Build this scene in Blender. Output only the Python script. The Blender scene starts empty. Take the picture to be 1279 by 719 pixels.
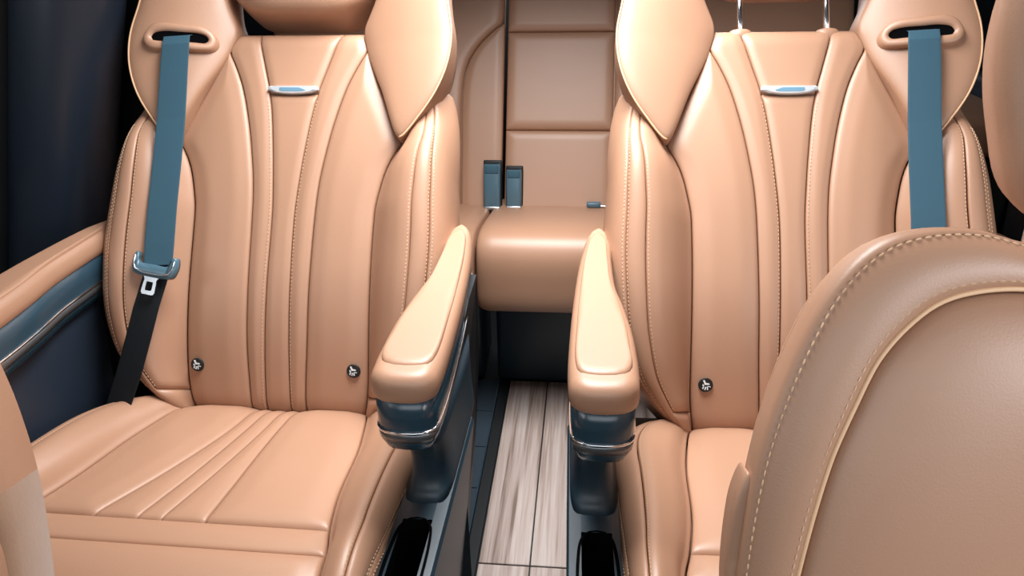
import bpy, bmesh, math, random
import numpy as np
from mathutils import Vector, Matrix

random.seed(7)
SC = bpy.context.scene
COL = SC.collection
R = math.radians

# ------------------------------------------------------------------ camera
cam_d = bpy.data.cameras.new('camera')
cam = bpy.data.objects.new('camera', cam_d)
COL.objects.link(cam)
cam_d.sensor_width = 36.0
cam_d.lens = 36.0 * 943.07 / 1279.0
cam_d.clip_start = 0.02
pitch, yaw, roll = R(25.892), R(6.007), R(-1.247)
_f = Vector((-math.sin(yaw) * math.cos(pitch), math.cos(yaw) * math.cos(pitch), -math.sin(pitch)))
_r = Vector((math.cos(yaw), math.sin(yaw), 0))
_u = _r.cross(_f)
_r2 = math.cos(roll) * _r + math.sin(roll) * _u
_u2 = -math.sin(roll) * _r + math.cos(roll) * _u
M3 = Matrix((_r2, _u2, -_f)).transposed()
cam.matrix_world = Matrix.Translation((0, 0, 1.2)) @ M3.to_4x4()
SC.camera = cam

# ------------------------------------------------------------------ world, lights, exposure
world = bpy.data.worlds.new('world')
SC.world = world
world.use_nodes = True
bg = world.node_tree.nodes['Background']
bg.inputs[0].default_value = (0.80, 0.92, 1.0, 1)
bg.inputs[1].default_value = 0.08

def area(name, loc, target, sx, sy, power, color):
    d = bpy.data.lights.new(name, 'AREA')
    d.shape = 'RECTANGLE'; d.size = sx; d.size_y = sy; d.energy = power; d.color = color
    o = bpy.data.objects.new(name, d); COL.objects.link(o)
    o.location = loc
    o.rotation_euler = (Vector(target) - Vector(loc)).to_track_quat('-Z', 'Y').to_euler()
    return o
# daylight through the panoramic roof glass and through the windscreen behind the camera
roof_light = area('roof_glass_daylight', (-0.09, 1.30, 1.70), (-0.09, 1.30, 0), 0.50, 0.95, 26, (0.99, 0.985, 0.98))
roof_light.data.spread = R(125)
area('windscreen_daylight', (0.0, -0.45, 1.36), (0.05, 0.6, 0.75), 1.3, 0.5, 6.0, (0.90, 0.96, 1.0))

area('front_side_window_fill', (1.02, 0.02, 1.15), (0.40, 0.52, 0.88), 0.7, 0.4, 9.0, (0.95, 0.97, 1.0))  # fill added at the unseen side window to brighten the right front seat
area('left_side_window_fill', (-1.02, 0.10, 1.22), (0.05, 1.10, 0.78), 0.7, 0.35, 3.0, (0.96, 0.98, 1.0))  # fill added at the unseen left window for the right seat's aisle-side bolster
area('tailgate_glass_daylight', (-0.05, 2.92, 1.24), (-0.05, 0.9, 0.80), 1.3, 0.34, 7.0, (0.90, 0.96, 1.0))

SC.view_settings.view_transform = 'Standard'
SC.view_settings.look = 'None'
SC.view_settings.gamma = 1.0
SC.view_settings.use_curve_mapping = False
SC.view_settings.exposure = -0.15

# ------------------------------------------------------------------ materials
def mat(name, col, rough=0.5, metal=0.0, spec=0.5, bump=None, mottle=0.0, mscale=8.0, coat=0.0, sheen=0.0):
    m = bpy.data.materials.new(name); m.use_nodes = True
    nt = m.node_tree; b = nt.nodes['Principled BSDF']
    b.inputs['Base Color'].default_value = (*col, 1)
    b.inputs['Roughness'].default_value = rough
    b.inputs['Metallic'].default_value = metal
    b.inputs['Specular IOR Level'].default_value = spec
    if coat: b.inputs['Coat Weight'].default_value = coat; b.inputs['Coat Roughness'].default_value = 0.15
    if sheen: b.inputs['Sheen Weight'].default_value = sheen
    tc = nt.nodes.new('ShaderNodeTexCoord')
    if mottle:
        n = nt.nodes.new('ShaderNodeTexNoise'); n.inputs['Scale'].default_value = mscale; n.inputs['Detail'].default_value = 4
        nt.links.new(tc.outputs['Object'], n.inputs['Vector'])
        mx = nt.nodes.new('ShaderNodeMix'); mx.data_type = 'RGBA'
        mx.inputs[6].default_value = (*[c * (1 - mottle) for c in col], 1)
        mx.inputs[7].default_value = (*[min(1, c * (1 + mottle)) for c in col], 1)
        nt.links.new(n.outputs['Fac'], mx.inputs[0]); nt.links.new(mx.outputs[2], b.inputs['Base Color'])
    if bump:
        kind, sc, st, dist = bump
        if kind == 'voronoi':
            t = nt.nodes.new('ShaderNodeTexVoronoi'); t.inputs['Scale'].default_value = sc; out = t.outputs['Distance']
        elif kind == 'wave':
            t = nt.nodes.new('ShaderNodeTexWave'); t.inputs['Scale'].default_value = sc; out = t.outputs['Fac']
        else:
            t = nt.nodes.new('ShaderNodeTexNoise'); t.inputs['Scale'].default_value = sc; out = t.outputs['Fac']
        nt.links.new(tc.outputs['Object'], t.inputs['Vector'])
        bp = nt.nodes.new('ShaderNodeBump'); bp.inputs['Strength'].default_value = st; bp.inputs['Distance'].default_value = dist
        nt.links.new(out, bp.inputs['Height']); nt.links.new(bp.outputs[0], b.inputs['Normal'])
    return m

TAN = (0.43, 0.238, 0.150)
M = {
    'leather': mat('tan_leather', TAN, 0.45, bump=('voronoi', 520, 0.12, 0.0006), mottle=0.05, mscale=5, spec=0.7),
    'suede': mat('tan_suede', (0.33, 0.195, 0.12), 0.85, bump=('noise', 260, 0.3, 0.001), mottle=0.22, mscale=16, spec=0.2, sheen=0.3),
    'thread': mat('tan_thread', (0.66, 0.43, 0.27), 0.7),
    'piping': mat('pale_piping', (0.74, 0.47, 0.28), 0.5),
    'plastic': mat('blue_black_plastic', (0.020, 0.042, 0.060), 0.42, bump=('noise', 700, 0.1, 0.0005), spec=0.6),
    'gloss': mat('glossy_dark_plastic', (0.026, 0.062, 0.092), 0.22, spec=0.7),
    'black': mat('black_trim', (0.006, 0.008, 0.010), 0.55),
    'void': mat('recess_shade_black', (0.002, 0.002, 0.0025), 1.0, spec=0.05),  # darkness inside the belt slot and pocket, put into the colour
    'rubber': mat('black_rubber', (0.012, 0.014, 0.016), 0.75),
    'webbing': mat('blue_grey_webbing', (0.040, 0.105, 0.150), 0.62, bump=('wave', 260, 0.25, 0.0006), spec=0.35),
    'webbing_shade': mat('shaded_lap_webbing', (0.010, 0.014, 0.018), 0.7, bump=('wave', 260, 0.25, 0.0006), spec=0.3),  # same belt as the webbing above, with its shade put into the colour
    'buckle': mat('slate_blue_plastic', (0.075, 0.150, 0.200), 0.30, spec=0.6),
    'chrome': mat('chrome', (0.86, 0.88, 0.90), 0.14, metal=1.0),
    'satin': mat('satin_silver', (0.62, 0.66, 0.70), 0.30, metal=1.0),
    'blueinlay': mat('blue_badge_inlay', (0.22, 0.42, 0.58), 0.2, metal=0.4),
    'smoke': mat('smoked_grey_trim', (0.16, 0.17, 0.18), 0.25, metal=0.6),
    'badge': mat('bright_silver_badge', (0.75, 0.80, 0.84), 0.25, metal=0.45),
    'white': mat('white_print', (0.85, 0.90, 0.92), 0.5),
    'carpet': mat('dark_blue_carpet', (0.020, 0.035, 0.052), 0.9, bump=('noise', 300, 0.5, 0.002)),
    'headliner': mat('dark_headliner', (0.05, 0.05, 0.055), 0.9),
    'pillar': mat('dark_navy_trim', (0.020, 0.030, 0.048), 0.40, spec=0.5),
    'glass': mat('privacy_glass', (0.01, 0.013, 0.016), 0.08, spec=0.6),
}

def wood(name, c1, c2, c3, seed):
    m = bpy.data.materials.new(name); m.use_nodes = True
    nt = m.node_tree; b = nt.nodes['Principled BSDF']; b.inputs['Roughness'].default_value = 0.45
    tc = nt.nodes.new('ShaderNodeTexCoord'); mp = nt.nodes.new('ShaderNodeMapping')
    mp.inputs['Scale'].default_value = (1, 0.028, 1); mp.inputs['Location'].default_value = (seed, seed * 2.3, 0)
    nt.links.new(tc.outputs['Object'], mp.inputs['Vector'])
    n1 = nt.nodes.new('ShaderNodeTexNoise'); n1.inputs['Scale'].default_value = 60; n1.inputs['Detail'].default_value = 6
    n1.inputs['Distortion'].default_value = 0.6
    nt.links.new(mp.outputs[0], n1.inputs['Vector'])
    n2 = nt.nodes.new('ShaderNodeTexNoise'); n2.inputs['Scale'].default_value = 240; n2.inputs['Detail'].default_value = 3
    nt.links.new(mp.outputs[0], n2.inputs['Vector'])
    ad = nt.nodes.new('ShaderNodeMath'); ad.operation = 'MULTIPLY_ADD'; ad.inputs[1].default_value = 0.35
    nt.links.new(n2.outputs['Fac'], ad.inputs[0]); nt.links.new(n1.outputs['Fac'], ad.inputs[2])
    cr = nt.nodes.new('ShaderNodeValToRGB'); e = cr.color_ramp.elements
    e[0].position = 0.50; e[0].color = (*c1, 1); e[1].position = 0.85; e[1].color = (*c3, 1)
    k = cr.color_ramp.elements.new(0.66); k.color = (*c2, 1)
    nt.links.new(ad.outputs[0], cr.inputs[0]); nt.links.new(cr.outputs[0], b.inputs['Base Color'])
    return m
WOOD = [wood('walnut_plank_%s' % w, (0.19, 0.135, 0.11), (0.40, 0.315, 0.28), (0.52, 0.45, 0.42), s) for w, s in (('a', 0.3), ('b', 3.1), ('c', 7.7))]

# ------------------------------------------------------------------ helpers
def build(name, verts, faces, material, parent=None, smooth=True, fix=True):
    me = bpy.data.meshes.new(name)
    me.from_pydata([tuple(map(float, v)) for v in verts], [], faces)
    if fix:
        bm = bmesh.new(); bm.from_mesh(me)
        bmesh.ops.recalc_face_normals(bm, faces=bm.faces)
        bm.to_mesh(me); bm.free()
    if smooth:
        me.polygons.foreach_set('use_smooth', [True] * len(me.polygons))
    mats = material if isinstance(material, (list, tuple)) else [material]
    for mm in mats: me.materials.append(M[mm] if isinstance(mm, str) else mm)
    me.update()
    o = bpy.data.objects.new(name, me); COL.objects.link(o)
    if parent: o.parent = parent
    return o

def empty(name, loc, rz=0):
    o = bpy.data.objects.new(name, None); COL.objects.link(o)
    o.location = loc; o.rotation_euler = (0, 0, rz); o.empty_display_size = 0.1
    return o

def tag(o, label=None, cat=None, group=None, kind=None):
    if label: o['label'] = label
    if cat: o['category'] = cat
    if group: o['group'] = group
    if kind: o['kind'] = kind
    return o

class Cur:
    """smooth 1-D curve through (x, y) pairs, y may be vectors"""
    def __init__(s, pts):
        pts = sorted(pts, key=lambda p: p[0])
        s.x = [p[0] for p in pts]; s.y = [np.atleast_1d(np.array(p[1], float)) for p in pts]
        n = len(pts); s.m = []
        for i in range(n):
            a, b = max(i - 1, 0), min(i + 1, n - 1)
            s.m.append((s.y[b] - s.y[a]) / (s.x[b] - s.x[a]))
    def vec(s, x):
        x = min(max(x, s.x[0]), s.x[-1])
        i = 0
        while i < len(s.x) - 2 and x > s.x[i + 1]: i += 1
        h = s.x[i + 1] - s.x[i]; k = (x - s.x[i]) / h
        return ((2*k**3 - 3*k*k + 1) * s.y[i] + (k**3 - 2*k*k + k) * h * s.m[i]
                + (-2*k**3 + 3*k*k) * s.y[i + 1] + (k**3 - k*k) * h * s.m[i + 1])
    def __call__(s, x): return float(s.vec(x)[0])

def const(v): return lambda t: v
def rnd(d): d = min(max(d, 0), 1); return math.sqrt(max(0, 1 - (1 - d) ** 2))
def spaced(n, e=0.80):
    out = []
    for i in range(n + 1):
        k = i / n
        out.append((1 - e) * k + e * (0.5 - 0.5 * math.cos(math.pi * k)))
    return out

def patch(name, F, a, b, t0, t1, material, parent, h=0.006, wx=0.025, wt=0.025, nc=12, nr=30, ends=(True, True), sides=(True, True), skirt=0.016, gap=0.0009):
    """puffed upholstery panel between side curves a(t) and b(t); F(x, t, n) gives the 3-D point n above the base surface"""
    nc = int(nc*1.5); V = []; Fc = []; xs = spaced(nc); ts = [t0 + (t1 - t0) * k for k in spaced(nr, 0.35)]
    for t in ts:
        xa, xb = a(t), b(t); g_ = min(gap, (xb - xa)*.2); xa += g_; xb -= g_
        for k in xs:
            x = xa + (xb - xa) * k; d = 9
            if sides[0]: d = min(d, (x - xa) / wx)
            if sides[1]: d = min(d, (xb - x) / wx)
            if ends[0]: d = min(d, (t - t0) / wt)
            if ends[1]: d = min(d, (t1 - t) / wt)
            d = min(1, max(0, d)); V.append(F(x, t, h * (.5*rnd(d/.28) + .5*d*d*(3 - 2*d))))
    W = nc + 1
    for i in range(nr):
        for j in range(nc): Fc.append((i*W + j, i*W + j + 1, (i+1)*W + j + 1, (i+1)*W + j))
    ring = [(0, j) for j in range(nc)] + [(i, nc) for i in range(nr)] + [(nr, j) for j in range(nc, 0, -1)] + [(i, 0) for i in range(nr, 0, -1)]
    base = len(V)
    for (i, j) in ring:
        t = ts[i]; xa, xb = a(t), b(t); g_ = min(gap, (xb - xa)*.2); x = xa + g_ + (xb - xa - 2*g_) * xs[j]
        V.append(F(x, t, -skirt))
    L = len(ring)
    for q in range(L):
        q2 = (q + 1) % L
        A = ring[q][0]*W + ring[q][1]; B = ring[q2][0]*W + ring[q2][1]
        Fc.append((A, B, base + q2, base + q))
    return build(name, V, Fc, material, parent)

def closed(pts, n=96):
    """closed Catmull-Rom through 2-D points"""
    P = [np.array(p, float) for p in pts]; N = len(P)
    seg = [np.linalg.norm(P[(i+1) % N] - P[i]) for i in range(N)]; tot = sum(seg); out = []
    for i in range(N):
        p0, p1, p2, p3 = P[i-1], P[i], P[(i+1) % N], P[(i+2) % N]
        k = max(2, int(round(n * seg[i] / tot)))
        d0 = np.linalg.norm(p1-p0)**.5 + 1e-9; d1 = np.linalg.norm(p2-p1)**.5 + 1e-9; d2 = np.linalg.norm(p3-p2)**.5 + 1e-9
        m1 = ((p1-p0)/d0 - (p2-p0)/(d0+d1) + (p2-p1)/d1) * d1
        m2 = ((p2-p1)/d1 - (p3-p1)/(d1+d2) + (p3-p2)/d2) * d1
        for j in range(k):
            t = j / k
            out.append((2*t**3-3*t*t+1)*p1 + (t**3-2*t*t+t)*m1 + (-2*t**3+3*t*t)*p2 + (t**3-t*t)*m2)
    return out

def lobe(name, outline, F, center, material, parent, h=0.012, w=0.05, side=((1.0, -0.012), (1.015, -0.035), (0.98, -0.09)), cap=True, rings=(0, .2, .4, .58, .72, .83, .9, .95, .98, 1.0)):
    """puffed plate with its own outline and a rounded side going back"""
    c = np.array(center, float); V = []; Fc = []; n = len(outline)
    V.append(F(c[0], c[1], h))
    for r in rings[1:]:
        for o in outline:
            p = c + (o - c) * r; d = (1 - r) * np.linalg.norm(o - c)
            V.append(F(p[0], p[1], h * rnd(d / w)))
    for sc, nn in side:
        for o in outline:
            p = c + (o - c) * sc; V.append(F(p[0], p[1], nn))
    K = len(rings) - 1 + len(side)
    for j in range(n): Fc.append((0, 1 + j, 1 + (j+1) % n))
    for k in range(K - 1):
        for j in range(n):
            j2 = (j+1) % n
            Fc.append((1 + k*n + j, 1 + (k+1)*n + j, 1 + (k+1)*n + j2, 1 + k*n + j2))
    if cap: Fc.append(tuple(1 + (K-1)*n + j for j in range(n)))
    return build(name, V, Fc, material, parent)

def loft(name, levels, material, parent, caps=True, smooth=True):
    """levels: list of equal-length rings of 3-D points"""
    V = [p for l in levels for p in l]; n = len(levels[0]); Fc = []
    for k in range(len(levels) - 1):
        for j in range(n):
            j2 = (j+1) % n
            Fc.append((k*n + j, k*n + j2, (k+1)*n + j2, (k+1)*n + j))
    if caps:
        Fc.append(tuple(range(n))); Fc.append(tuple((len(levels)-1)*n + j for j in range(n)))
    return build(name, V, Fc, material, parent, smooth)

def tube(name, pts, r, material, parent, seg=8, loop=False):
    P = [Vector(tuple(map(float, p))) for p in pts]; n = len(P); V = []; Fc = []
    for i, p in enumerate(P):
        a = P[i-1] if (i or loop) else p; b = P[(i+1) % n] if (i < n-1 or loop) else p
        d = (b - a).normalized()
        x = d.cross(Vector((0.3, 0.2, 0.93))).normalized(); y = d.cross(x)
        for k in range(seg):
            an = 2*math.pi*k/seg; V.append(p + r*(math.cos(an)*x + math.sin(an)*y))
    for i in range(n if loop else n-1):
        for k in range(seg):
            k2 = (k+1) % seg; i2 = (i+1) % n
            Fc.append((i*seg+k, i*seg+k2, i2*seg+k2, i2*seg+k))
    if not loop:
        Fc.append(tuple(range(seg))); Fc.append(tuple((n-1)*seg + k for k in range(seg)))
    return build(name, V, Fc, material, parent)

def stitches(name, lines, parent, ln=0.0046, gap=0.0022, r=0.00085, material='thread'):
    """a row of short thread dashes along each polyline, one mesh"""
    V = []; Fc = []
    for pts in lines:
        P = [Vector(tuple(map(float, p))) for p in pts]
        cum = [0]
        for i in range(1, len(P)): cum.append(cum[-1] + (P[i]-P[i-1]).length)
        def at(s):
            i = 0
            while i < len(P)-2 and s > cum[i+1]: i += 1
            return P[i].lerp(P[i+1], (s - cum[i]) / max(1e-9, cum[i+1]-cum[i]))
        s = 0
        while s + ln < cum[-1]:
            A, B = at(s), at(s + ln); d = (B-A).normalized()
            x = d.cross(Vector((0.31, 0.2, 0.93))).normalized()*r; y = d.cross(x).normalized()*r
            b0 = len(V)
            for p, k in ((A, .4), (A.lerp(B, .25), 1), (A.lerp(B, .75), 1), (B, .4)):
                V += [p + x*k, p + y*k, p - x*k, p - y*k]
            for q in range(3):
                for k in range(4):
                    k2 = (k+1) % 4
                    Fc.append((b0+q*4+k, b0+q*4+k2, b0+q*4+4+k2, b0+q*4+4+k))
            Fc.append((b0, b0+1, b0+2, b0+3)); Fc.append((b0+12, b0+13, b0+14, b0+15))
            s += ln + gap
    o = build(name, V, Fc, material, parent, smooth=False, fix=False)
    o['kind'] = 'stuff'
    return o

def rbox(name, lo, hi, material, parent, bev=0.01, seg=3):
    bm = bmesh.new(); bmesh.ops.create_cube(bm, size=1)
    lo = Vector(lo); hi = Vector(hi)
    for v in bm.verts: v.co = Vector([lo[i] + (v.co[i]+0.5)*(hi[i]-lo[i]) for i in range(3)])
    if bev: bmesh.ops.bevel(bm, geom=list(bm.edges), offset=bev, segments=seg, profile=0.5, affect='EDGES')
    me = bpy.data.meshes.new(name); bm.to_mesh(me); bm.free()
    me.polygons.foreach_set('use_smooth', [seg > 1] * len(me.polygons))
    me.materials.append(M[material] if isinstance(material, str) else material)
    o = bpy.data.objects.new(name, me); COL.objects.link(o)
    if parent: o.parent = parent
    return o

def ribbon(name, pts, widths, width_dirs, thick_dirs, th, material, parent, mirror=1):
    """webbing: rounded flat section swept along points"""
    V = []; Fc = []; n = 8
    for p, w, wd, nd in zip(pts, widths, width_dirs, thick_dirs):
        p = np.array(p, float); wd = np.array(wd, float); wd /= np.linalg.norm(wd); nd = np.array(nd, float); nd /= np.linalg.norm(nd)
        for k, (a, b) in enumerate(((-.5, -.3), (-.46, -.5), (.46, -.5), (.5, -.3), (.5, .3), (.46, .5), (-.46, .5), (-.5, .3))):
            q = p + wd*w*a + nd*th*b; V.append((q[0]*mirror, q[1], q[2]))
    for i in range(len(pts) - 1):
        for k in range(n):
            k2 = (k+1) % n
            Fc.append((i*n+k, i*n+k2, (i+1)*n+k2, (i+1)*n+k))
    Fc.append(tuple(range(n))); Fc.append(tuple((len(pts)-1)*n + k for k in range(n)))
    return build(name, V, Fc, material, parent, smooth=False)

# ------------------------------------------------------------------ the setting
def struct(o): o['kind'] = 'structure'; return o

fl = struct(rbox('floor', (-1.10, -0.6, -0.06), (1.10, 3.0, -0.006), 'rubber', None, 0))
# planks: joints every 0.11 m across, cross joints staggered as in the aisle
def plank_mesh(w, l):
    o = rbox('plank', (0, 0, -0.0055), (w, l, 0.0), WOOD[0], fl, 0.0012, 1)
    return o
px0 = -0.2035
k = 0
for c in range(4):
    for (y0, y1) in ((1.153, 1.846), (0.46, 1.149)):
        o = rbox('plank', (px0 + c*0.1085, y0, -0.006), (px0 + c*0.1085 + 0.1055, y1, 0.0), WOOD[(c + k) % 3], fl, 0.0010, 1)
        k += 1
rbox('rail_channel', (-0.232, 0.4, -0.006), (-0.2065, 1.95, 0.004), 'black', fl, 0.001, 1)
for i in range(9):
    rbox('rail_cover', (-0.335, 0.45 + i*0.155, -0.006), (-0.2335, 0.45 + i*0.155 + 0.152, 0.002), 'carpet', fl, 0.001, 1)
rbox('lip_strip', (-0.2375, 0.4, 0.0), (-0.2335, 1.9, 0.006), 'plastic', fl, 0.001, 1)

wl = struct(rbox('wall_left', (-1.16, -0.4, -0.05), (-1.06, 3.0, 0.60), 'black', None, 0.02))
wr = struct(rbox('wall_right', (1.06, -0.4, -0.05), (1.16, 3.0, 0.80), 'pillar', None, 0.02))
wb = struct(rbox('wall_rear', (-1.10, 2.95, -0.05), (1.10, 3.02, 1.02), 'headliner', None, 0))
def roof():
    ox0, ox1, oy0, oy1 = -0.50, 0.32, 0.68, 1.62
    X = (-1.12, ox0, ox1, 1.12); Y = (-0.25, oy0, oy1, 3.0); V = []; Fc = []
    for z in (1.46, 1.50):
        for y in Y:
            for x in X: V.append((x, y, z))
    for z in (0, 1):
        for i in range(3):
            for j in range(3):
                if (i, j) != (1, 1): Fc.append(tuple(z*16 + q for q in (i*4+j, i*4+j+1, i*4+j+5, i*4+j+4)))
    for a, b in ((5, 6), (6, 10), (10, 9), (9, 5), (0, 3), (3, 15), (15, 12), (12, 0)): Fc.append((a, b, b+16, a+16))
    return build('ceiling', V, Fc, 'headliner', None, smooth=False)
struct(roof())
w1 = struct(rbox('window_1', (-1.10, 0.98, 0.78), (-1.085, 2.95, 1.46), 'glass', None, 0))
w2 = struct(rbox('window_2', (1.085, 0.55, 0.80), (1.10, 2.95, 1.46), 'glass', None, 0))
# centre pillar and sliding door edge on the left
def column(name, cx, cy, rx, ry, z0, z1, material, lean=0.0, n=28, p=2.6):
    L = []
    for i in range(13):
        z = z0 + (z1 - z0)*i/12; L.append([])
        for k in range(n):
            a = 2*math.pi*k/n; c, s = math.cos(a), math.sin(a)
            L[-1].append((cx + lean*(z-z0) + rx*abs(c)**(2/p)*(1 if c > 0 else -1), cy + ry*abs(s)**(2/p)*(1 if s > 0 else -1), z))
    return loft(name, L, material, None)
tp = struct(column('trim_1', -1.285, 1.34, 0.085, 0.10, -0.02, 1.46, 'pillar', lean=0.33))
tp2 = struct(column('trim_2', -1.20, 1.56, 0.10, 0.10, -0.02, 1.46, 'black', lean=0.33))
tp3 = struct(column('trim_3', -1.36, 1.26, 0.03, 0.05, -0.02, 1.46, 'black', lean=0.33))
d1 = struct(rbox('door_1', (-1.06, 0.20, 0.02), (-0.985, 1.24, 0.52), 'black', None, 0.03))
tp4 = struct(column('trim_4', 1.02, 1.55, 0.06, 0.12, -0.02, 1.46, 'pillar', lean=-0.10))

# ------------------------------------------------------------------ second-row captain seats
TAU = R(33.0); ST, CT = math.sin(TAU), math.cos(TAU)
ZS = 0.4321
BW = Cur([(-.02, .150), (0, .170), (.037, .203), (.066, .232), (.107, .268), (.15, .286), (.2, .298), (.3, .305), (.4, .300), (.45, .295), (.5, .287), (.55, .275), (.62, .25)])
BX = Cur([(-.02, .135), (0, .148), (.05, .160), (.1, .163), (.37, .163), (.42, .171), (.45, .179), (.475, .190), (.5, .204), (.55, .213), (.62, .215)])
BB = Cur([(-.02, .02), (.02, .035), (.06, .050), (.13, .064), (.3, .067), (.42, .066), (.47, .060), (.51, .045), (.55, .022), (.62, .0)])
XI = Cur([(-.02, .022), (.10, .022), (.25, .021), (.37, .0205), (.45, .026), (.49, .030), (.55, .0375), (.597, .0465), (.63, .056), (.69, .0735), (.72, .082)])
XF = Cur([(-.02, .050), (.05, .050), (.14, .054), (.25, .055), (.367, .057), (.42, .060), (.465, .066), (.53, .078), (.597, .096), (.640, .114), (.668, .129)])
XO = Cur([(-.02, .135), (0, .148), (.05, .160), (.1, .163), (.37, .163), (.42, .171), (.45, .179), (.475, .190), (.497, .2035), (.52, .195), (.585, .166), (.630, .146), (.668, .1305)])
def bnb(t):
    n = 0.010 * math.sin(math.pi * min(max(t, 0), .7) / .7)
    if t < .28: n -= ((.28 - t)/.28)**2 * .046
    if t < .05: n -= ((.05 - t)/.05)**2 * .030
    if t > .675: n -= ((t - .675)/.035)**2 * .014
    return n
SEC_S = (0, .5, .62, .745, .86, .94, 1.0, 1.1)
def section(t):
    xi, W, b = BX(t), BW(t), BB(t); d = W - xi; fl = max(0, min(1, (t - .43)/.15))*.020
    pts = [(0, 0), (xi, 0), (xi + .30*d, .68*b), (xi + .58*d, b), (xi + .80*d, .93*b), (W - .004 + .35*fl, .42*b - .5*fl), (W + fl, -.045), (W - .035 + 1.5*fl, -.12)]
    return Cur(list(zip(SEC_S, pts)))
_sc = {}
def seccache(t):
    k = round(t, 5)
    if k not in _sc: _sc[k] = section(t)
    return _sc[k]
# cushion
AL = R(9.0); SA, CA = math.sin(AL), math.cos(AL)
QW = Cur([(-.06, .18), (-.035, .215), (0, .250), (.04, .280), (.1, .299), (.2, .300), (.3, .298), (.42, .294), (.50, .288), (.53, .280)])
QX = Cur([(-.06, .150), (0, .168), (.06, .180), (.12, .189), (.23, .198), (.31, .212), (.36, .225), (.45, .236), (.53, .238)])
QB = Cur([(-.06, .012), (0, .022), (.08, .034), (.2, .042), (.36, .040), (.45, .032), (.53, .02)])
def qnb(q):
    n = 0.0
    if q < .02: n -= ((.02 - q)/.08)**2 * .03
    if q > .38: n -= ((q - .38)/.14)**2 * .085
    return n
_qc = {}
def qsec(q):
    k = round(q, 5)
    if k not in _qc:
        xi, W, b = QX(q), QW(q), QB(q); d = W - xi
        pts = [(0, 0), (xi, 0), (xi + .28*d, .66*b), (xi + .56*d, b), (xi + .80*d, .85*b), (W - .003, .15*b), (W, -.05), (W - .02, -.12)]
        _qc[k] = Cur(list(zip(SEC_S, pts)))
    return _qc[k]

WING = closed([(.155, .85), (.140, .765), (.121, .712), (.1295, .668), (.166, .587), (.2035, .500), (.211, .499), (.242, .534), (.270, .578), (.287, .628), (.2905, .68), (.281, .736), (.272, .80), (.258, .87), (.225, .92), (.18, .915)], 120)
ARM = closed([(.282, -.25), (.281, -.2), (.2825, -.145), (.289, -.075), (.297, -.015), (.2985, .08), (.2985, .165), (.315, .196), (.334, .172), (.345, .11), (.354, .02), (.363, -.13), (.3655, -.255), (.362, -.281), (.346, -.294), (.30, -.293), (.286, -.280)], 90)
ARMTOP = closed([(.2915, -.245), (.291, -.2), (.292, -.145), (.298, -.075), (.3055, -.015), (.307, .08), (.308, .150), (.318, .172), (.329, .150), (.3385, .09), (.346, .01), (.354, -.13), (.3565, -.24), (.351, -.261), (.325, -.267), (.300, -.262)], 90)

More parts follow.
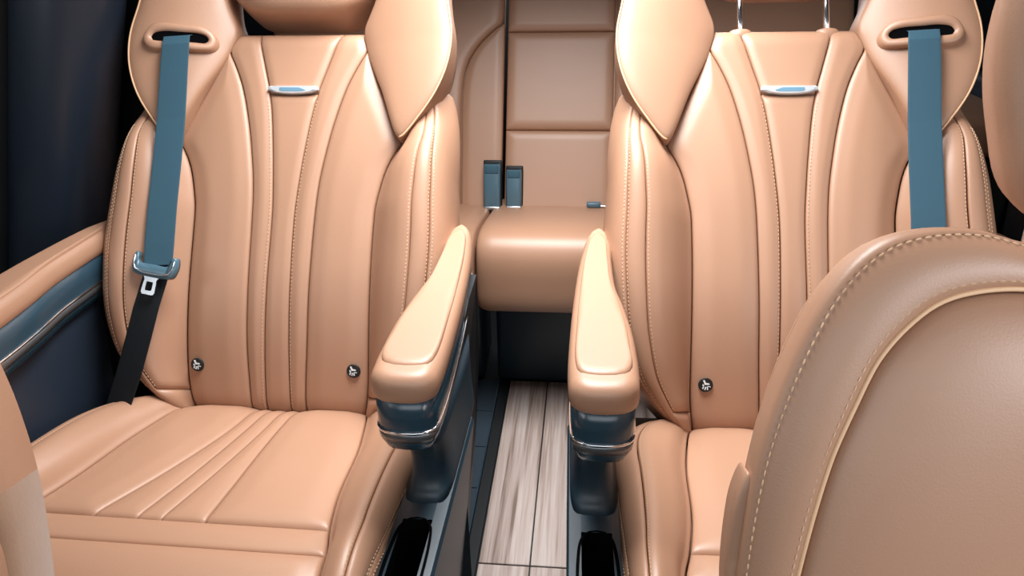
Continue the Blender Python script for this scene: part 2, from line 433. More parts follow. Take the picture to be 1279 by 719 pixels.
def captain_seat(m, loc, psi, label, raised, front_stitch=True):
    """m=+1: aisle on +x; m=-1: mirrored"""
    root = empty('captain_seat', (loc[0], loc[1], 0), psi)
    tag(root, label, 'car seat', 'second-row captain seats')
    def bt(x, t, n): # backrest coordinates to local
        return (m*x, t*ST - n*CT, ZS + t*CT + n*ST)
    def FB(x, t, n): return bt(x, t, n + bnb(t))
    def FS(sg):
        def f(s, t, n):
            c = seccache(t); p = c.vec(s); e = .01
            d = c.vec(min(s + e, 1.1)) - c.vec(max(s - e, 0)); nx, ny = -d[1], d[0]
            l = math.hypot(nx, ny) + 1e-9
            return bt(sg*(p[0] + n*nx/l), t, p[1] + n*ny/l + bnb(t))
        return f
    # --- backrest shell (the dark hard back) then upholstery panels on it
    L = []
    for i in range(25):
        t = -.01 + .72*i/24
        W = min(BW(t), .26) - .028; W = W if t < .55 else .235 - .35*(t-.55); ring = []
        for k in range(28):
            a = 2*math.pi*k/28; c, s = math.cos(a), math.sin(a)
            ring.append(bt(W*abs(c)**.5*(1 if c > 0 else -1), t, bnb(t) - .075 + .055*abs(s)**.5*(1 if s > 0 else -1)))
        L.append(ring)
    back = loft('backrest', L, 'leather', root)
    patch('centre_panel', FB, lambda t: -XI(t), lambda t: XI(t), -.015, .588, 'leather', back, h=.0045, wx=.012, nc=12, nr=44, ends=(False, True), wt=.01)
    patch('upper_insert', FB, lambda t: -XI(t), lambda t: XI(t), .590, .708, 'leather', back, h=.0055, wx=.014, nc=16, nr=20, ends=(True, True), wt=.01)
    for sg in (-1, 1):
        def XF2(t): return XF(t) if t < .668 else .1295 - (t - .668)*.32
        if sg < 0: a_, b_ = (lambda t: -XF2(t)), (lambda t: -XI(t))
        else: a_, b_ = XI, XF2
        patch('flute_panel', FB, a_, b_, -.015, .708, 'leather', back, h=.006, wx=.016, nc=12, nr=56, ends=(False, True), wt=.012)
        if sg < 0: a_, b_ = (lambda t: -XO(t)), (lambda t: -XF(t))
        else: a_, b_ = XF, XO
        patch('side_panel', FB, a_, b_, -.015, .667, 'leather', back, h=.010, wx=.034, nc=18, nr=56, ends=(False, False))
        f = FS(sg)
        patch('bolster_base', f, const(.5), const(.80), -.018, .055, 'leather', back, h=.004, wx=.05, wt=.01, nc=12, nr=10, ends=(False, True), gap=.004)
        patch('bolster_face', f, const(.5), const(.745), .056, .60, 'leather', back, h=.005, wx=.07, wt=.01, nc=12, nr=50, ends=(True, False), gap=.004)
        patch('bolster_band', f, const(.745), const(.86), .02, .60, 'leather', back, h=.0022, wx=.02, nc=8, nr=50, ends=(False, False), gap=.004)
        patch('bolster_side', f, const(.86), const(1.1), .0, .60, 'leather', back, h=.003, wx=.03, nc=12, nr=50, ends=(False, False), gap=.004)
        stitches('stitching', [[f(s, .06 + .46*i/40, .0022) for i in range(41)] for s in (.735, .85, .872)], back, ln=.004, gap=.0022, r=.0007)
    stitches('stitching', [[FB(sg*(XI(.01 + .57*i/40) + .0035), .01 + .57*i/40, .0042) for i in range(41)] for sg in (-1, 1)], back, ln=.004, gap=.0025, r=.0006)
    # --- wings
    for sg in (-1, 1):
        def FW(u, t, n, sg=sg):
            k = (u - .125)/.165
            return bt(sg*u, t, n + bnb(min(t, .675))*.6 + .052*max(0, min(1.1, k)) + .010*math.sin(math.pi*max(0, min(1, k))))
        wing = lobe('shoulder_wing', WING, FW, (.212, .67), 'leather', back, h=.007, w=.03, side=((1.004, -.004), (1.014, -.022), (1.005, -.05), (.92, -.09)))
        rim = [FW(*(np.array((.212, .665)) + (o - np.array((.212, .665)))*1.0), .0015) for o in WING if o[0] > .205]
        # keep the rim in running order
        idx = [i for i, o in enumerate(WING) if o[0] > .207 and o[1] < .87]
        tube('piping', [FW(*WING[i], .0028) for i in idx], .0016, 'piping', back)
        if sg == -1: FWO = FW
    # belt guide on the outer wing
    GO = [np.array((u, t)) for u, t in closed([(.260, .670), (.250, .692), (.236, .699), (.200, .7005), (.165, .702), (.150, .693), (.1425, .677), (.148, .662), (.165, .656), (.205, .6525), (.243, .649), (.256, .656)], 60)]
    GI = [np.array((u, t)) for u, t in closed([(.246, .671), (.242, .679), (.228, .684), (.200, .686), (.172, .688), (.160, .685), (.156, .678), (.160, .672), (.175, .670), (.205, .668), (.232, .665), (.243, .666)], 60)]
    n_ = min(len(GO), len(GI))
    GO = [GO[int(i*len(GO)/n_)] for i in range(n_)]; GI = [GI[int(i*len(GI)/n_)] for i in range(n_)]
    lv = [[FWO(*p, .002) for p in GO], [FWO(*(p*.96 + g*.04), .016) for p, g in zip(GO, GI)], [FWO(*(p*.75 + g*.25), .0195) for p, g in zip(GO, GI)],
          [FWO(*(p*.35 + g*.65), .0195) for p, g in zip(GO, GI)], [FWO(*(p*.05 + g*.95), .017) for p, g in zip(GO, GI)], [FWO(*g, .0148) for g in GI]]
    loft('belt_guide', lv, 'leather', back, caps=False)
    c0 = sum(GI)/len(GI)
    build('belt_slot', [FWO(*g, .0150) for g in GI] + [FWO(*(c0 + (g-c0)*.9), .0146) for g in GI], [tuple(range(n_, 2*n_))] + [(i, (i+1) % n_, n_ + (i+1) % n_, n_ + i) for i in range(n_)], 'void', back)
    # emblem
    EO = [np.array(p) for p in [(-.0465, .594), (-.047, .5985), (-.042, .601), (0, .6015), (.042, .601), (.047, .5985), (.0465, .594), (.034, .589), (.018, .5868), (0, .5862), (-.018, .5868), (-.034, .589)]]
    ec = np.array((0, .5945))
    loft('emblem', [[FB(*p, .003) for p in EO], [FB(*p, .0085) for p in EO], [FB(*(ec + (p-ec)*.86), .0105) for p in EO]], 'badge', back, smooth=False)
    E2 = [(-.024, .5925), (-.024, .5970), (.012, .5970), (.024, .5925), (.018, .5905), (-.018, .5905)]
    loft('emblem_inlay', [[FB(*p, .009) for p in E2], [FB(*p, .0112) for p in E2]], 'blueinlay', back, smooth=False)
    # child-seat anchor caps
    for sg in (-1, 1):
        rr = .0115; c = (sg*.140, .100)
        ring = lambda r, n: [FB(c[0] + r*math.cos(2*math.pi*k/28), c[1] + r*math.sin(2*math.pi*k/28), n) for k in range(28)]
        loft('anchor_cap', [ring(rr, .004), ring(rr, .0125), ring(rr*.9, .0145), ring(rr*.82, .0135), ring(rr*.1, .0135)], 'black', back)
        def mark(pts): return [FB(c[0] + m*x*.0115, c[1] + y*.0115, n) for n in (.0132, .0148) for x, y in pts]
        marks = [[(-.45, .62), (-.22, .70), (-.05, .30), (.42, .22), (.50, .05), (-.18, .0)],
                 [(-.50, .12), (-.32, .05), (-.28, -.20), (-.48, -.15)], [(.22, -.10), (.66, -.22), (.60, -.34), (.22, -.22)],
                 [(-.42, -.22), (-.26, -.24), (-.40, -.62), (-.52, -.52)], [(-.10, -.24), (.04, -.24), (-.08, -.72), (-.22, -.68)], [(.10, -.24), (.24, -.24), (.30, -.66), (.14, -.70)]]
        V = []; Fc = []
        for q in marks:
            b0 = len(V); n = len(q); V += mark(q)
            Fc += [tuple(b0 + n + i for i in range(n))] + [(b0+i, b0+(i+1) % n, b0+n+(i+1) % n, b0+n+i) for i in range(n)]
        build('anchor_symbol', V, Fc, 'white', back, smooth=False)
    # --- headrest
    hz = .052 if raised else 0.0
    HO = closed([(-.060, .700), (0, .698), (.060, .700), (.092, .709), (.118, .728), (.138, .752), (.146, .79), (.146, .86), (.125, .91), (.07, .925), (0, .928), (-.07, .925), (-.125, .91), (-.146, .86), (-.146, .79), (-.138, .752), (-.118, .728), (-.092, .709)], 100)
    HO = [o + np.array((0, hz)) for o in HO]
    FH = lambda u, t, n: bt(u, t + .034, n + .028 - 1.2*u*u)
    head = lobe('headrest', HO, FH, (0, .815 + hz), 'leather', root, h=.028, w=.07, side=((1.0, -.012), (1.005, -.05), (.99, -.085), (.9, -.10)))
    for sg in (-1, 1):
        tube('headrest_seam', [FH(sg*(.078 + .25*(k/20 - .0)**2*.1), .712 + hz + .19*k/20, .030 if k > 4 else .010 + .005*k) for k in range(21)], .0009, 'black', head, seg=6)
        tube('headrest_post', [bt(sg*.0735, .655 if raised else .79, -.018), bt(sg*.0735, .83 + hz, -.012)], .0055, 'chrome', head, seg=14)
        if not raised: continue
        gr = lambda r, t: [bt(sg*.0735 + 1.5*r*math.cos(2*math.pi*k/24), t, -.016 + r*math.sin(2*math.pi*k/24)) for k in range(24)]
        loft('post_grommet', [gr(.013, .690), gr(.0135, .7075), gr(.0115, .7105), gr(.006, .7105)], 'leather', back)
    # --- cushion
    def ct(x, q, n): return (m*x, .014 - q*CA + n*SA, ZS + .016 + q*SA + n*CA)
    def FC(x, q, n): return ct(x, q, n + qnb(q))
    def FCS(sg):
        def f(s, q, n):
            c = qsec(q); p = c.vec(s); e = .01
            d = c.vec(min(s + e, 1.1)) - c.vec(max(s - e, 0)); nx, ny = -d[1], d[0]
            l = math.hypot(nx, ny) + 1e-9
            return ct(sg*(p[0] + n*nx/l), q, p[1] + n*ny/l + qnb(q))
        return f
    L = []
    for i in range(16):
        q = -.055 + .54*i/15; W = QW(q) - .03; ring = []
        for k in range(24):
            a = 2*math.pi*k/24; c, s = math.cos(a), math.sin(a)
            ring.append(ct(W*abs(c)**.4*(1 if c > 0 else -1), q, qnb(q) - .072 + .055*abs(s)**.5*(1 if s > 0 else -1)))
        L.append(ring)
    cush = loft('seat_cushion', L, 'leather', root)
    PI_ = Cur([(-.06, .012), (.05, .014), (.2, .0155), (.315, .017)])
    PO_ = Cur([(-.06, .036), (.05, .038), (.12, .045), (.2, .057), (.315, .078)])
    def QE(x): return .308 + .012*math.cos(min(1, abs(x)/.2)*math.pi)
    PS_ = Cur([(-.06, .004), (.05, 0), (.2, -.016), (.315, -.034)])
    patch('centre_pleat', FC, lambda q: PS_(q) - PI_(q), lambda q: PS_(q) + PI_(q), -.055, .314, 'leather', cush, h=.0035, wx=.010, wt=.02, nc=8, nr=30, ends=(False, True))
    for sg in (-1, 1):
        if sg < 0: a_, b_ = (lambda q: PS_(q) - PO_(q)), (lambda q: PS_(q) - PI_(q))
        else: a_, b_ = (lambda q: PS_(q) + PI_(q)), (lambda q: PS_(q) + PO_(q))
        patch('side_pleat', FC, a_, b_, -.055, .314, 'leather', cush, h=.0050, wx=.018, wt=.02, nc=10, nr=30, ends=(False, True))
        if sg < 0: a_, b_ = (lambda q: -QX(q)), (lambda q: PS_(q) - PO_(q))
        else: a_, b_ = (lambda q: PS_(q) + PO_(q)), QX
        patch('thigh_panel', FC, a_, b_, -.055, .314, 'leather', cush, h=.009, wx=.04, wt=.03, nc=18, nr=30, ends=(False, True))
        f = FCS(sg)
        patch('cushion_bolster', f, const(.5), const(.79), -.06, .49, 'leather', cush, h=.006, wx=.07, nc=14, nr=50, ends=(False, False), gap=.004)
        patch('cushion_edge', f, const(.79), const(.93), -.06, .49, 'leather', cush, h=.0025, wx=.03, nc=8, nr=50, ends=(False, False), gap=.004)
        patch('cushion_skirt', f, const(.93), const(1.1), -.06, .49, 'leather', cush, h=.003, wx=.03, nc=8, nr=50, ends=(False, False), gap=.004)
        stitches('stitching', [[f(s, -.02 + .50*i/40, .0026) for i in range(41)] for s in (.775, .92, .945)], cush, ln=.004, gap=.0022, r=.0007)
    patch('front_band', FC, lambda q: -QX(q), QX, .315, .366, 'leather', cush, h=.006, wx=.03, wt=.02, nc=30, nr=10, ends=(True, True))
    patch('front_roll', FC, lambda q: -QX(q), QX, .367, .492, 'leather', cush, h=.008, wx=.03, wt=.02, nc=30, nr=20, ends=(True, False))
    # --- armrests on both sides
    for side in (1, -1):
        g = m*side
        A2 = np.array((.323, -.08))
        def ring(src, sc, z, c=A2, dx=0): # inset measured from the pad outline
            out = []
            for p in src:
                d = p - c; l = np.linalg.norm(d); q = c + d*(1 - sc/l*1.0) if sc else p
                out.append((g*(q[0] + dx), q[1], ZS + z))
            return out
        def inset(src, dd, z):
            n = len(src); out = []
            for i in range(n):
                tn = src[(i+1) % n] - src[i-1]; tn = tn/np.linalg.norm(tn); nrm = np.array((-tn[1], tn[0]))
                if np.dot(nrm, A2 - src[i]) < 0 and abs(src[i][1] + .08) > .22: nrm = -nrm
                out.append((g*(src[i][0] + nrm[0]*dd), src[i][1] + nrm[1]*dd, ZS + z))
            return out
        ar = sum(ARM[i][0]*ARM[(i+1) % len(ARM)][1] - ARM[(i+1) % len(ARM)][0]*ARM[i][1] for i in range(len(ARM)))
        src = ARM if ar > 0 else ARM[::-1]
        def ins(dd, z, src=src):
            n = len(src); out = []
            for i in range(n):
                tn = src[(i+1) % n] - src[i-1]; tn = tn/np.linalg.norm(tn)
                kk = dd*max(.3, min(1, (.20 - src[i][1])/.06))
                out.append((g*(src[i][0] - tn[1]*kk), src[i][1] + tn[0]*kk, ZS + z))
            return out
        body = loft('armrest', [ins(.004, .268), ins(.004, .240), ins(.0045, .220), ins(.006, .205), ins(.012, .193), ins(.020, .187)], 'gloss', root)
        loft('armrest_pad', [ins(.006, .264), ins(.001, .269), ins(.0, .278), ins(.001, .289), ins(.005, .2965), ins(.011, .3005), ins(.0165, .3015), ins(.0205, .3018)], 'leather', body)
        lobe('armrest_top', ARMTOP, lambda u, t, n: (g*u, t, ZS + .3005 + n), (.323, -.09), 'leather', body, h=.0045, w=.012, side=((.995, -.004),), cap=False)
        loft('trim_ring', [ins(.0045, .2245), ins(.0022, .2245), ins(.0020, .2215), ins(.0040, .2205)], 'chrome', body, caps=False)
        loft('trim_band', [ins(.0045, .2205), ins(.0030, .2200), ins(.0045, .2075), ins(.0075, .2065)], 'smoke', body, caps=False)
        if side < 0:
            # closed shield towards the door
            prof = [(.020, .215), (.100, .220), (.090, .10), (.060, -.05), (.02, -.42), (-.40, -.42), (-.43, -.05), (-.40, .08), (-.285, .200)]
            V = []; n = len(prof)
            for xo in (.352, .322):
                for y, z in prof: V.append((g*(xo if z > .03 else xo - .03*(.03 - z)/.45), y, ZS + z))
            build('side_shield', V, [tuple(range(n)), tuple(range(n, 2*n))] + [(i, (i+1) % n, n+(i+1) % n, n+i) for i in range(n)], 'pillar', root, smooth=False)
            continue
        # support post blending into the side box
        lv = []
        for z, y0, y1, xa, xb in ((.195, -.265, .02, .299, .357), (.165, -.240, .02, .302, .357), (.135, -.228, .02, .304, .357), (.105, -.226, .02, .303, .358), (.086, -.236, .02, .301, .360), (.076, -.258, .02, .296, .361)):
            rr = []
            for k in range(32):
                a = 2*math.pi*k/32; c, s = math.cos(a), math.sin(a)
                rr.append((g*((xa+xb)/2 + (xb-xa)/2*abs(c)**.45*(1 if c > 0 else -1)), (y0+y1)/2 + (y1-y0)/2*abs(s)**.35*(1 if s > 0 else -1), ZS + z))
            lv.append(rr)
        loft('armrest_post', lv, 'plastic', body)
        # side box with the open pocket
        x0, x1, y0, y1 = .298, .3615, -.46, -.05
        p0, p1, q0, q1 = .308, .3465, -.445, -.280
        X = (x0, p0, p1, x1); Y = (y0, q0, q1, y1); V = []; Fc = []
        zt = lambda x: .080 - .004*(abs(x - (x0+x1)/2)/.035)**3
        for y in Y:
            for x in X: V.append((g*x, y, ZS + zt(x)))
        for i in range(3):
            for j in range(3):
                if (i, j) != (1, 1): Fc.append((i*4+j, i*4+j+1, i*4+j+5, i*4+j+4))
        b0 = len(V); per = [0, 1, 2, 3, 7, 11, 15, 14, 13, 12, 8, 4]
        for i in per: V.append((V[i][0]*1.0 + g*(.003 if X[i % 4] == x1 else 0), V[i][1], ZS + .070))
        for i in per: V.append((V[i][0] - g*(.048 if X[i % 4] == x1 else 0), V[i][1], .012))
        for L_ in (0, 1):
            A = per if L_ == 0 else [b0 + k for k in range(12)]; B = [b0 + 12*L_ + k for k in range(12)]
            for k in range(12): Fc.append((A[k], A[(k+1) % 12], B[(k+1) % 12], B[k]))
        boxo = build('side_box', V, Fc, 'plastic', root, smooth=False)
        pk = [(p0, q0), (p1, q0), (p1, q1), (p0, q1)]
        pk = closed([(p0, q0+.01), (p0+.008, q0), (p1-.008, q0), (p1, q0+.01), (p1, q1-.014), (p1-.010, q1), (p0+.010, q1), (p0, q1-.014)], 40)
        loft('pocket_liner', [[(g*(u + (.002 if u > .33 else -.002)), y, ZS + .0805) for u, y in pk], [(g*u, y, ZS + .0815) for u, y in pk], [(g*(u + (-.002 if u > .33 else .002)), y, ZS + .079) for u, y in pk], [(g*u, y, ZS - .08) for u, y in pk], [(g*(.329 + (u-.329)*.01), (y+.36)*.01 - .36, ZS - .08) for u, y in pk]], 'void', boxo, caps=False)
        # side shield below the armrest, down to the rail
        prof = [(.020, .245), (.100, .250), (.090, .10), (.060, -.05), (.02, -.42), (-.25, -.42), (-.25, .04), (-.20, .06), (-.16, .20)]
        V = []; n = len(prof)
        for xo in (0, 1):
            for y, z in prof:
                xx = .353 if z > .03 else .353 - .043*(.03 - z)/.45
                V.append((g*(xx - (.02 if xo else 0)), y, ZS + z))
        build('side_shield', V, [tuple(range(n)), tuple(range(n, 2*n))] + [(i, (i+1) % n, n+(i+1) % n, n+i) for i in range(n)], 'black', root, smooth=False)
    # --- base
    rbox('seat_base', (-.285, -.42, .05), (.285, .14, ZS - .035), 'black', root, .02)
    for sg in (-1, 1):
        rbox('seat_rail', (sg*.20 - .03, -.46, 0.0005), (sg*.20 + .03, .26, .055), 'black', root, .006)
    return root, bt, FB

seatL, btL, _ = captain_seat(1, (-0.5287, 1.0111), R(-.65), 'tan leather captain seat with lowered headrest, the one with the belt buckle tongue hanging', False)
seatR, btR, _ = captain_seat(-1, (0.3437, 1.0086), R(1.44), 'tan leather captain seat with raised headrest on two chrome posts', True)

# ------------------------------------------------------------------ seat belts of the captain seats
def belt(seat, bt, label, tongue):
    root = empty('seat_belt', tuple(seat.location[:2]) + (0,), seat.rotation_euler.z)
    tag(root, label, 'seat belt', 'second-row seat belts')
    # local outer side is -x for m=+1 (bt mirrors for the other seat)
    path = [(-.200, .6785, .050, .046), (-.198, .672, .063, .048), (-.1955, .655, .068, .050), (-.193, .60, .069, .051), (-.189, .52, .070, .0515), (-.186, .44, .074, .052), (-.184, .36, .078, .052), (-.1815, .30, .080, .052), (-.180, .262, .080, .050)]
    if not tongue: path[0] = (-.200, .6785, .050, .046)
    P = [bt(u, t, n) for u, t, n, w in path]; W = [p[3] for p in path]
    mir = 1 if bt is btL else -1
    tl = np.array(bt(0, 1, 0)) - np.array(bt(0, 0, 0)); nn = np.array(bt(0, 0, 1)) - np.array(bt(0, 0, 0))
    wd = [np.array((1, 0, 0)) + .06*tl] * len(P)
    ribbon('shoulder_webbing', P, W, wd, [nn]*len(P), .0016, 'webbing', root)
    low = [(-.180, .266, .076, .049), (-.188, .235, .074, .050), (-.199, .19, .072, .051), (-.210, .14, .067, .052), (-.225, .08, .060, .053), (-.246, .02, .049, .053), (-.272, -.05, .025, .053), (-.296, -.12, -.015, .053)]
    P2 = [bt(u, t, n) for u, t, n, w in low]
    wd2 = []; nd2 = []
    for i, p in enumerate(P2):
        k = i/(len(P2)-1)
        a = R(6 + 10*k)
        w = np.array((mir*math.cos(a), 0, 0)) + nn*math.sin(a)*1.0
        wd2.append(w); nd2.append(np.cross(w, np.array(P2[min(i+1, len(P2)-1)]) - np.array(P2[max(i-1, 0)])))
    ribbon('lap_webbing', P2, [p[3] for p in low], wd2, nd2, .0016, 'webbing_shade', root)
    if tongue:
        c = np.array((-.184, .2545))
        def T(x, y, n): # tongue coordinates with a slight tilt
            a = R(-9); return bt(c[0] + x*math.cos(a) - y*math.sin(a), c[1] + x*math.sin(a) + y*math.cos(a), .083 + n)
        O = closed([(-.038, .017), (-.0345, .024), (-.0295, .020), (-.0275, .009), (0, .007), (.0275, .009), (.0295, .020), (.0345, .024), (.038, .017), (.0385, .003), (.033, -.010), (.018, -.0135), (0, -.0140), (-.018, -.0135), (-.033, -.010), (-.0385, .003)], 90)
        n = len(O)
        def sc(k, kk=1.0): return [np.array((0, -.002)) + (o - np.array((0, -.002)))*k for o in O]
        body = loft('tongue_grip', [[T(*p, -.006) for p in sc(1.03)], [T(*p, .001) for p in sc(1.04)], [T(*p, .005) for p in sc(1.0)], [T(*p, .0065) for p in sc(.95)]], 'buckle', root)
        # raised rim along the grip
        tube('grip_rim', [T(x, y, .0068) for x, y in [(-.035, .018), (-.0345, .004), (-.030, -.005), (-.015, -.0085), (0, -.009), (.015, -.0085), (.030, -.005), (.0345, .004), (.035, .018)]], .0016, 'satin', body)
        PO = [(-.0145, -.012), (-.0105, -.019), (-.0115, -.0265), (-.012, -.040), (-.0095, -.0435), (.0095, -.0435), (.012, -.040), (.0115, -.0265), (.0105, -.019), (.0145, -.012)]
        PIn = [(-.0055, -.022), (-.0058, -.024), (-.0060, -.026), (-.0060, -.0355), (-.0045, -.0370), (.0045, -.0370), (.0060, -.0355), (.0060, -.026), (.0058, -.024), (.0055, -.022)]
        k = len(PO); V = [T(*p, .0035) for p in PO] + [T(*p, .0035) for p in PIn] + [T(*p, .0005) for p in PO] + [T(*p, .0005) for p in PIn]; Fc = []
        for i in range(k):
            j = (i+1) % k
            Fc += [(i, j, k+j, k+i), (2*k+i, 2*k+j, 3*k+j, 3*k+i), (i, j, 2*k+j, 2*k+i), (k+i, k+j, 3*k+j, 3*k+i)]
        build('tongue_plate', V, Fc, 'satin', root, smooth=False)
    return root
belt(seatL, btL, 'blue-grey seat belt with latch tongue hanging on the seat with the lowered headrest', True)
belt(seatR, btR, 'blue-grey seat belt with no tongue in view, running behind the big foreground seat', False)

# ------------------------------------------------------------------ third row
T3 = R(25); S3, C3 = math.sin(T3), math.cos(T3)
def f3(x, t, n): return (x, 1.98 + t*S3 - n*C3, .485 + t*C3 + n*S3)
prof3 = Cur([(-.10, (2.07, .47)), (0, (1.985, .478)), (.10, (1.89, .494)), (.22, (1.77, .515)), (.30, (1.69, .524)), (.345, (1.648, .516)), (.38, (1.628, .486)), (.44, (1.622, .42)), (.50, (1.628, .358)), (.54, (1.66, .345))])
def c3(x, q, n):
    p = prof3.vec(q); d = prof3.vec(min(q+.01, .54)) - prof3.vec(max(q-.01, -.10)); l = math.hypot(*d)
    return (x, p[0] + n*d[1]/l, p[1] - n*d[0]/l)
def rear_seat(label, back_panels, cx0, cx1, bx0, bx1):
    root = empty('rear_bench_seat', ((cx0+cx1)/2, 1.85, 0))
    inv = np.array((root.location.x, root.location.y, 0))
    sh = lambda F: (lambda x, t, n: tuple(np.array(F(x, t, n)) - inv))
    tag(root, label, 'car seat', 'third-row seats')
    L = []
    for t in (-.05, .0, .2, .4, .62, .66):
        L.append([sh(f3)(x, t, n) for x, n in ((bx0+.01, -.012), (bx1-.01, -.012), (bx1-.01, -.10), (bx0+.01, -.10))])
    back = loft('backrest', L, 'leather', root, smooth=False)
    for a, b, t0, t1 in back_panels:
        patch('back_panel', sh(f3), a if callable(a) else const(a), b if callable(b) else const(b), t0, t1, 'leather', back, h=.009, wx=.022, wt=.022, nc=16, nr=30)
    cu = patch('seat_cushion', sh(c3), const(cx0), const(cx1), -.08, .54, 'leather', root, h=.012, wx=.03, nc=26, nr=60, ends=(False, False), skirt=.05)
    rbox('seat_plinth', tuple(np.array((cx0+.015, 1.842, .0005)) - inv), tuple(np.array((cx1-.02, 2.05, .40)) - inv), 'plastic', root, .015)
    return root
CV = Cur([(-.03, -.346), (.15, -.348), (.307, -.349), (.396, -.335), (.451, -.302), (.49, -.262), (.51, -.2385), (.64, -.2345)])
def CVi(t): return CV(t)
rear_seat('brown leather rear bench seat with a curved seam, left of the gap',
          [(CVi, -.2335, -.03, .505), (-.90, lambda t: CV(t) - .002, -.03, .64)], -.88, -.262, -.90, -.2335)
RX0, RX1 = -.2255, .070
rear_seat('brown leather rear bench seat with three stacked back panels, between the captain seats',
          [(RX0, RX1, -.03, .211), (RX0, RX1, .213, .482), (RX0, RX1, .484, .64), (.072, .70, -.03, .64)], -.256, .70, -.2255, .70)
def buckle(loc, h, label, wide=.046):
    root = empty('belt_buckle', (loc[0], loc[1], loc[2]))
    root.rotation_euler = (R(-14), 0, 0)
    tag(root, label, 'belt buckle', 'third-row belt buckles')
    w = wide/2
    lv = []
    for z, k, d in ((0, .90, .010), (.004, .98, .0125), (h*.5, 1.0, .0135), (h*.92, 1.0, .0125), (h - .004, .97, .011), (h, .90, .008)):
        rr = []
        for j in range(28):
            a = 2*math.pi*j/28; c, s = math.cos(a), math.sin(a)
            rr.append((w*k*abs(c)**.35*(1 if c > 0 else -1), d*abs(s)**.5*(1 if s > 0 else -1), z))
        lv.append(rr)
    b = loft('buckle_body', lv, 'buckle', root)
    rbox('release_button', (-w*.8, -.0145, h*.80), (w*.8, .004, h*.985), 'webbing', root, .003)
    rbox('insert_slot', (-w*.75, -.006, h - .002), (w*.75, .006, h + .004), 'black', root, .001, 1)
    rbox('buckle_collar', (-w*1.0, -.0155, .004), (w*1.0, .0, .014), 'satin', root, .003)
    rbox('buckle_housing', (-w*1.12, .010, -.01), (w*1.12, .022, h + .010), 'black', root, .004)
    return root
buckle((-.2555, 1.952, .482), .128, 'taller slate blue belt buckle standing on the brown rear bench')
buckle((-.1960, 1.957, .482), .112, 'shorter slate blue belt buckle standing on the brown rear bench', .042)
lt = empty('lap_belt_latch', (.035, 1.955, .497))
tag(lt, 'small blue-grey latch lying in the crease of the brown rear bench', 'belt latch')
rbox('latch_body', (-.032, -.010, 0), (.006, .008, .014), 'buckle', lt, .004)
rbox('latch_tab', (.004, -.007, .002), (.040, .005, .006), 'satin', lt, .001, 1)
rbox('latch_strap', (.020, -.004, .003), (.045, .004, .012), 'black', lt, .002, 1)

# third-row side ledge seen past the right-hand seat
sl = empty('side_ledge', (.98, 1.95, 0.0))
tag(sl, 'small brown padded ledge in the dark behind the seat with raised headrest', 'armrest')
rbox('ledge_pad', (-.13, -.06, .655), (.07, .35, .755), 'leather', sl, .02)
rbox('ledge_panel', (-.12, -.05, .0), (.07, .34, .654), 'black', sl, .01)

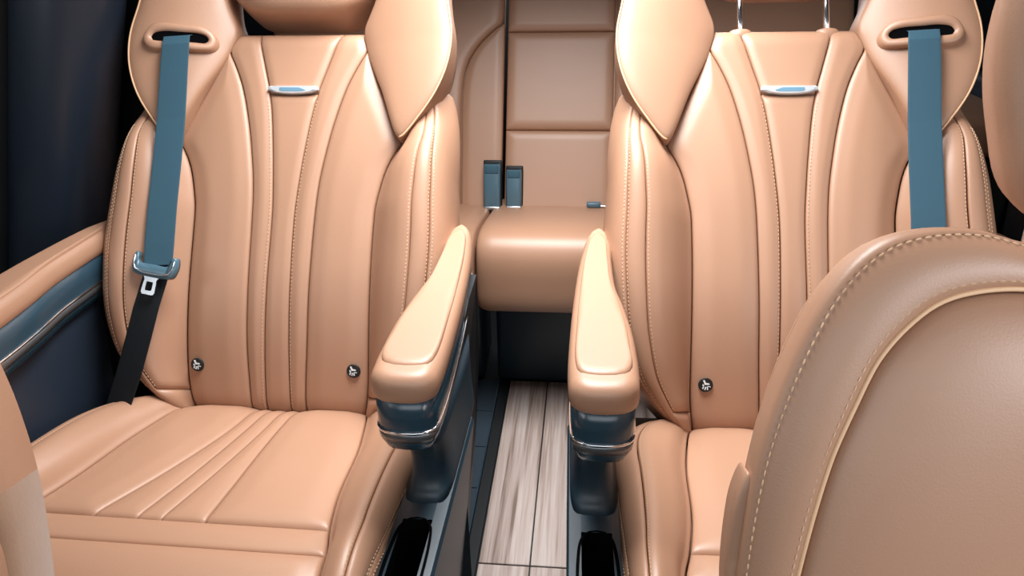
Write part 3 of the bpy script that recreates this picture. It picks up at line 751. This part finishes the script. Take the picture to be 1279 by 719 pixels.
# ------------------------------------------------------------------ front seats (nearest to the camera)
TF = R(20); SF, CF = math.sin(TF), math.cos(TF)
def front_seat(m, loc, label, detailed=True):
    """loc: point on the centre line of the backrest plane (t=0 at z=.55)"""
    root = empty('front_seat', (loc[0], loc[1], 0))
    tag(root, label, 'car seat', 'front seats')
    def bt(x, t, n): return (m*x, t*SF - n*CF, .55 + t*CF + n*SF)
    # u measured outward from the seat centre, the aisle side is +u
    def rimn(u): return .030*max(0, min(1, (abs(u) - .05)/.2))
    OUT = closed([(.2625, .225), (.2555, .275), (.244, .322), (.228, .369), (.209, .408), (.187, .435), (.163, .450), (.128, .457), (.096, .456), (.06, .447), (0, .440), (-.06, .447), (-.096, .456), (-.128, .457), (-.163, .450), (-.187, .435), (-.209, .408), (-.228, .369), (-.244, .322), (-.2555, .275), (-.2625, .225),
                  (-.268, .15), (-.270, .05), (-.262, -.03), (-.20, -.06), (0, -.065), (.20, -.06), (.262, -.03), (.270, .05), (.268, .15)], 180)
    INN = closed([(.228, .168), (.223, .202), (.215, .242), (.204, .284), (.190, .321), (.173, .359), (.152, .385), (.130, .402), (.105, .410), (.069, .413), (.03, .408), (0, .405), (-.03, .408), (-.069, .413), (-.105, .410), (-.130, .402), (-.152, .385), (-.173, .359), (-.190, .321), (-.204, .284), (-.215, .242), (-.223, .202), (-.228, .168),
                  (-.230, .08), (-.226, .0), (-.18, -.03), (0, -.035), (.18, -.03), (.226, .0), (.230, .08)], 180)
    widen = lambda L_: [p + np.array((.03*max(-1, min(1, p[0]/.06)), 0)) for p in L_]
    OUT = widen(OUT); INN = widen(INN)
    def at_angle(src, c, n):
        A = [(math.atan2(p[1]-c[1], p[0]-c[0]), math.hypot(p[0]-c[0], p[1]-c[1])) for p in src]; A.sort()
        A = [(A[-1][0]-2*math.pi, A[-1][1])] + A + [(A[0][0]+2*math.pi, A[0][1])]
        out = []; an = [a for a, _ in A]; rr = [r for _, r in A]
        for k in range(n):
            a = -math.pi + 2*math.pi*k/n; r = float(np.interp(a, an, rr))
            out.append(np.array((c[0] + r*math.cos(a), c[1] + r*math.sin(a))))
        return out
    N = 240; c = (0, .21)
    O = at_angle(OUT, c, N); I = at_angle(INN, c, N); ca = np.array(c)
    mix = lambda k: [o*(1-k) + i*k for o, i in zip(O, I)]
    band = []
    for k, n in ((0.08, -.045), (0.0, -.02), (-.01, -.004), (.06, .008), (.10, .0075), (.14, .010), (.35, .016), (.6, .019), (.85, .0185), (.95, .0165), (1.0, .012), (1.03, .002)):
        band.append([bt(p[0], p[1], n + rimn(p[0])) for p in mix(k)])
    back = loft('backrest', [[bt(*(ca + (o-ca)*.80), -.13) for o in O], [bt(*(ca + (o-ca)*.88), -.11) for o in O], [bt(*(ca + (o-ca)*.955), -.05) for o in O], [bt(*(ca + (o-ca)*.985), -.015) for o in O]], 'suede', root)
    back.data.materials.append(M['leather'])
    for pl in back.data.polygons:
        if pl.index < 3*N and O[pl.index % N][1] > .272: pl.material_index = 1
    loft('rim_band', band, 'leather', back, caps=False)
    # inner panel, puffed
    rings = [(.995, .004), (.975, .012), (.95, .0165), (.9, .022), (.8, .029), (.65, .034), (.45, .034), (.2, .030), (.02, .028)]
    loft('inner_panel', [[bt(*(ca + (i-ca)*k), n + rimn((ca + (i-ca)*k)[0])*(.4 + .6*k)) for i in I] for k, n in rings], 'leather', back)
    tube('piping', [bt(p[0], p[1], .0145 + rimn(p[0])) for p in mix(1.0)], .0022, 'piping', back, loop=True)
    P1 = [bt(p[0], p[1], .0092 + rimn(p[0])) for p in mix(.10)]; P2 = [bt(p[0], p[1], .0183 + rimn(p[0])) for p in mix(.86)]
    stitches('stitching', [P1[N//4*0:] + P1[:1], P2 + P2[:1]], back, ln=.0048, gap=.0028, r=.0008)
    # side bolster skin proud of the rim, lower down
    BO = [p + np.array((.028, 0)) for p in closed([(.262, .262), (.2695, .245), (.2745, .21), (.276, .16), (.272, .11), (.258, .13), (.254, .19), (.256, .24)], 60)]
    for sg in (-1, 1):
        lobe('side_bolster', BO, lambda u, t, n: bt(sg*u, t, n - .010 + rimn(u)), (.293, .19), 'leather', back, h=.004, w=.012, side=((1.0, -.006), (.97, -.03)))
    # headrest
    HO = closed([(-.06, .475), (0, .472), (.06, .475), (.103, .485), (.118, .505), (.128, .545), (.135, .59), (.134, .635), (.122, .68), (.09, .71), (0, .72), (-.09, .71), (-.122, .68), (-.134, .635), (-.135, .59), (-.128, .545), (-.118, .505), (-.103, .485)], 90)
    head = lobe('headrest', HO, lambda u, t, n: bt(u*.90, t - .018, n + .02 - .8*u*u), (0, .60), 'leather', root, h=.035, w=.07, side=((.97, -.015), (.88, -.05), (.7, -.08)))
    for sg in (-1, 1):
        tube('headrest_post', [bt(sg*.06, .42, -.05), bt(sg*.06, .52, -.02)], .006, 'chrome', head, seg=12)
    # cushion and base out of view below the frame
    rbox('seat_base', (-.25, -.36, .0005), (.25, .12, .36), 'black', root, .03)
    rbox('seat_cushion', (-.26, -.42, .36), (.26, .06, .50), 'leather', root, .05)
    return root
front_seat(-1, (.424, .42), 'big tan leather front seat close to the camera, wide stitched rim band')
front_seat(1, (-.735, .30), 'tan suede-sided front seat at the lower left edge of the picture')
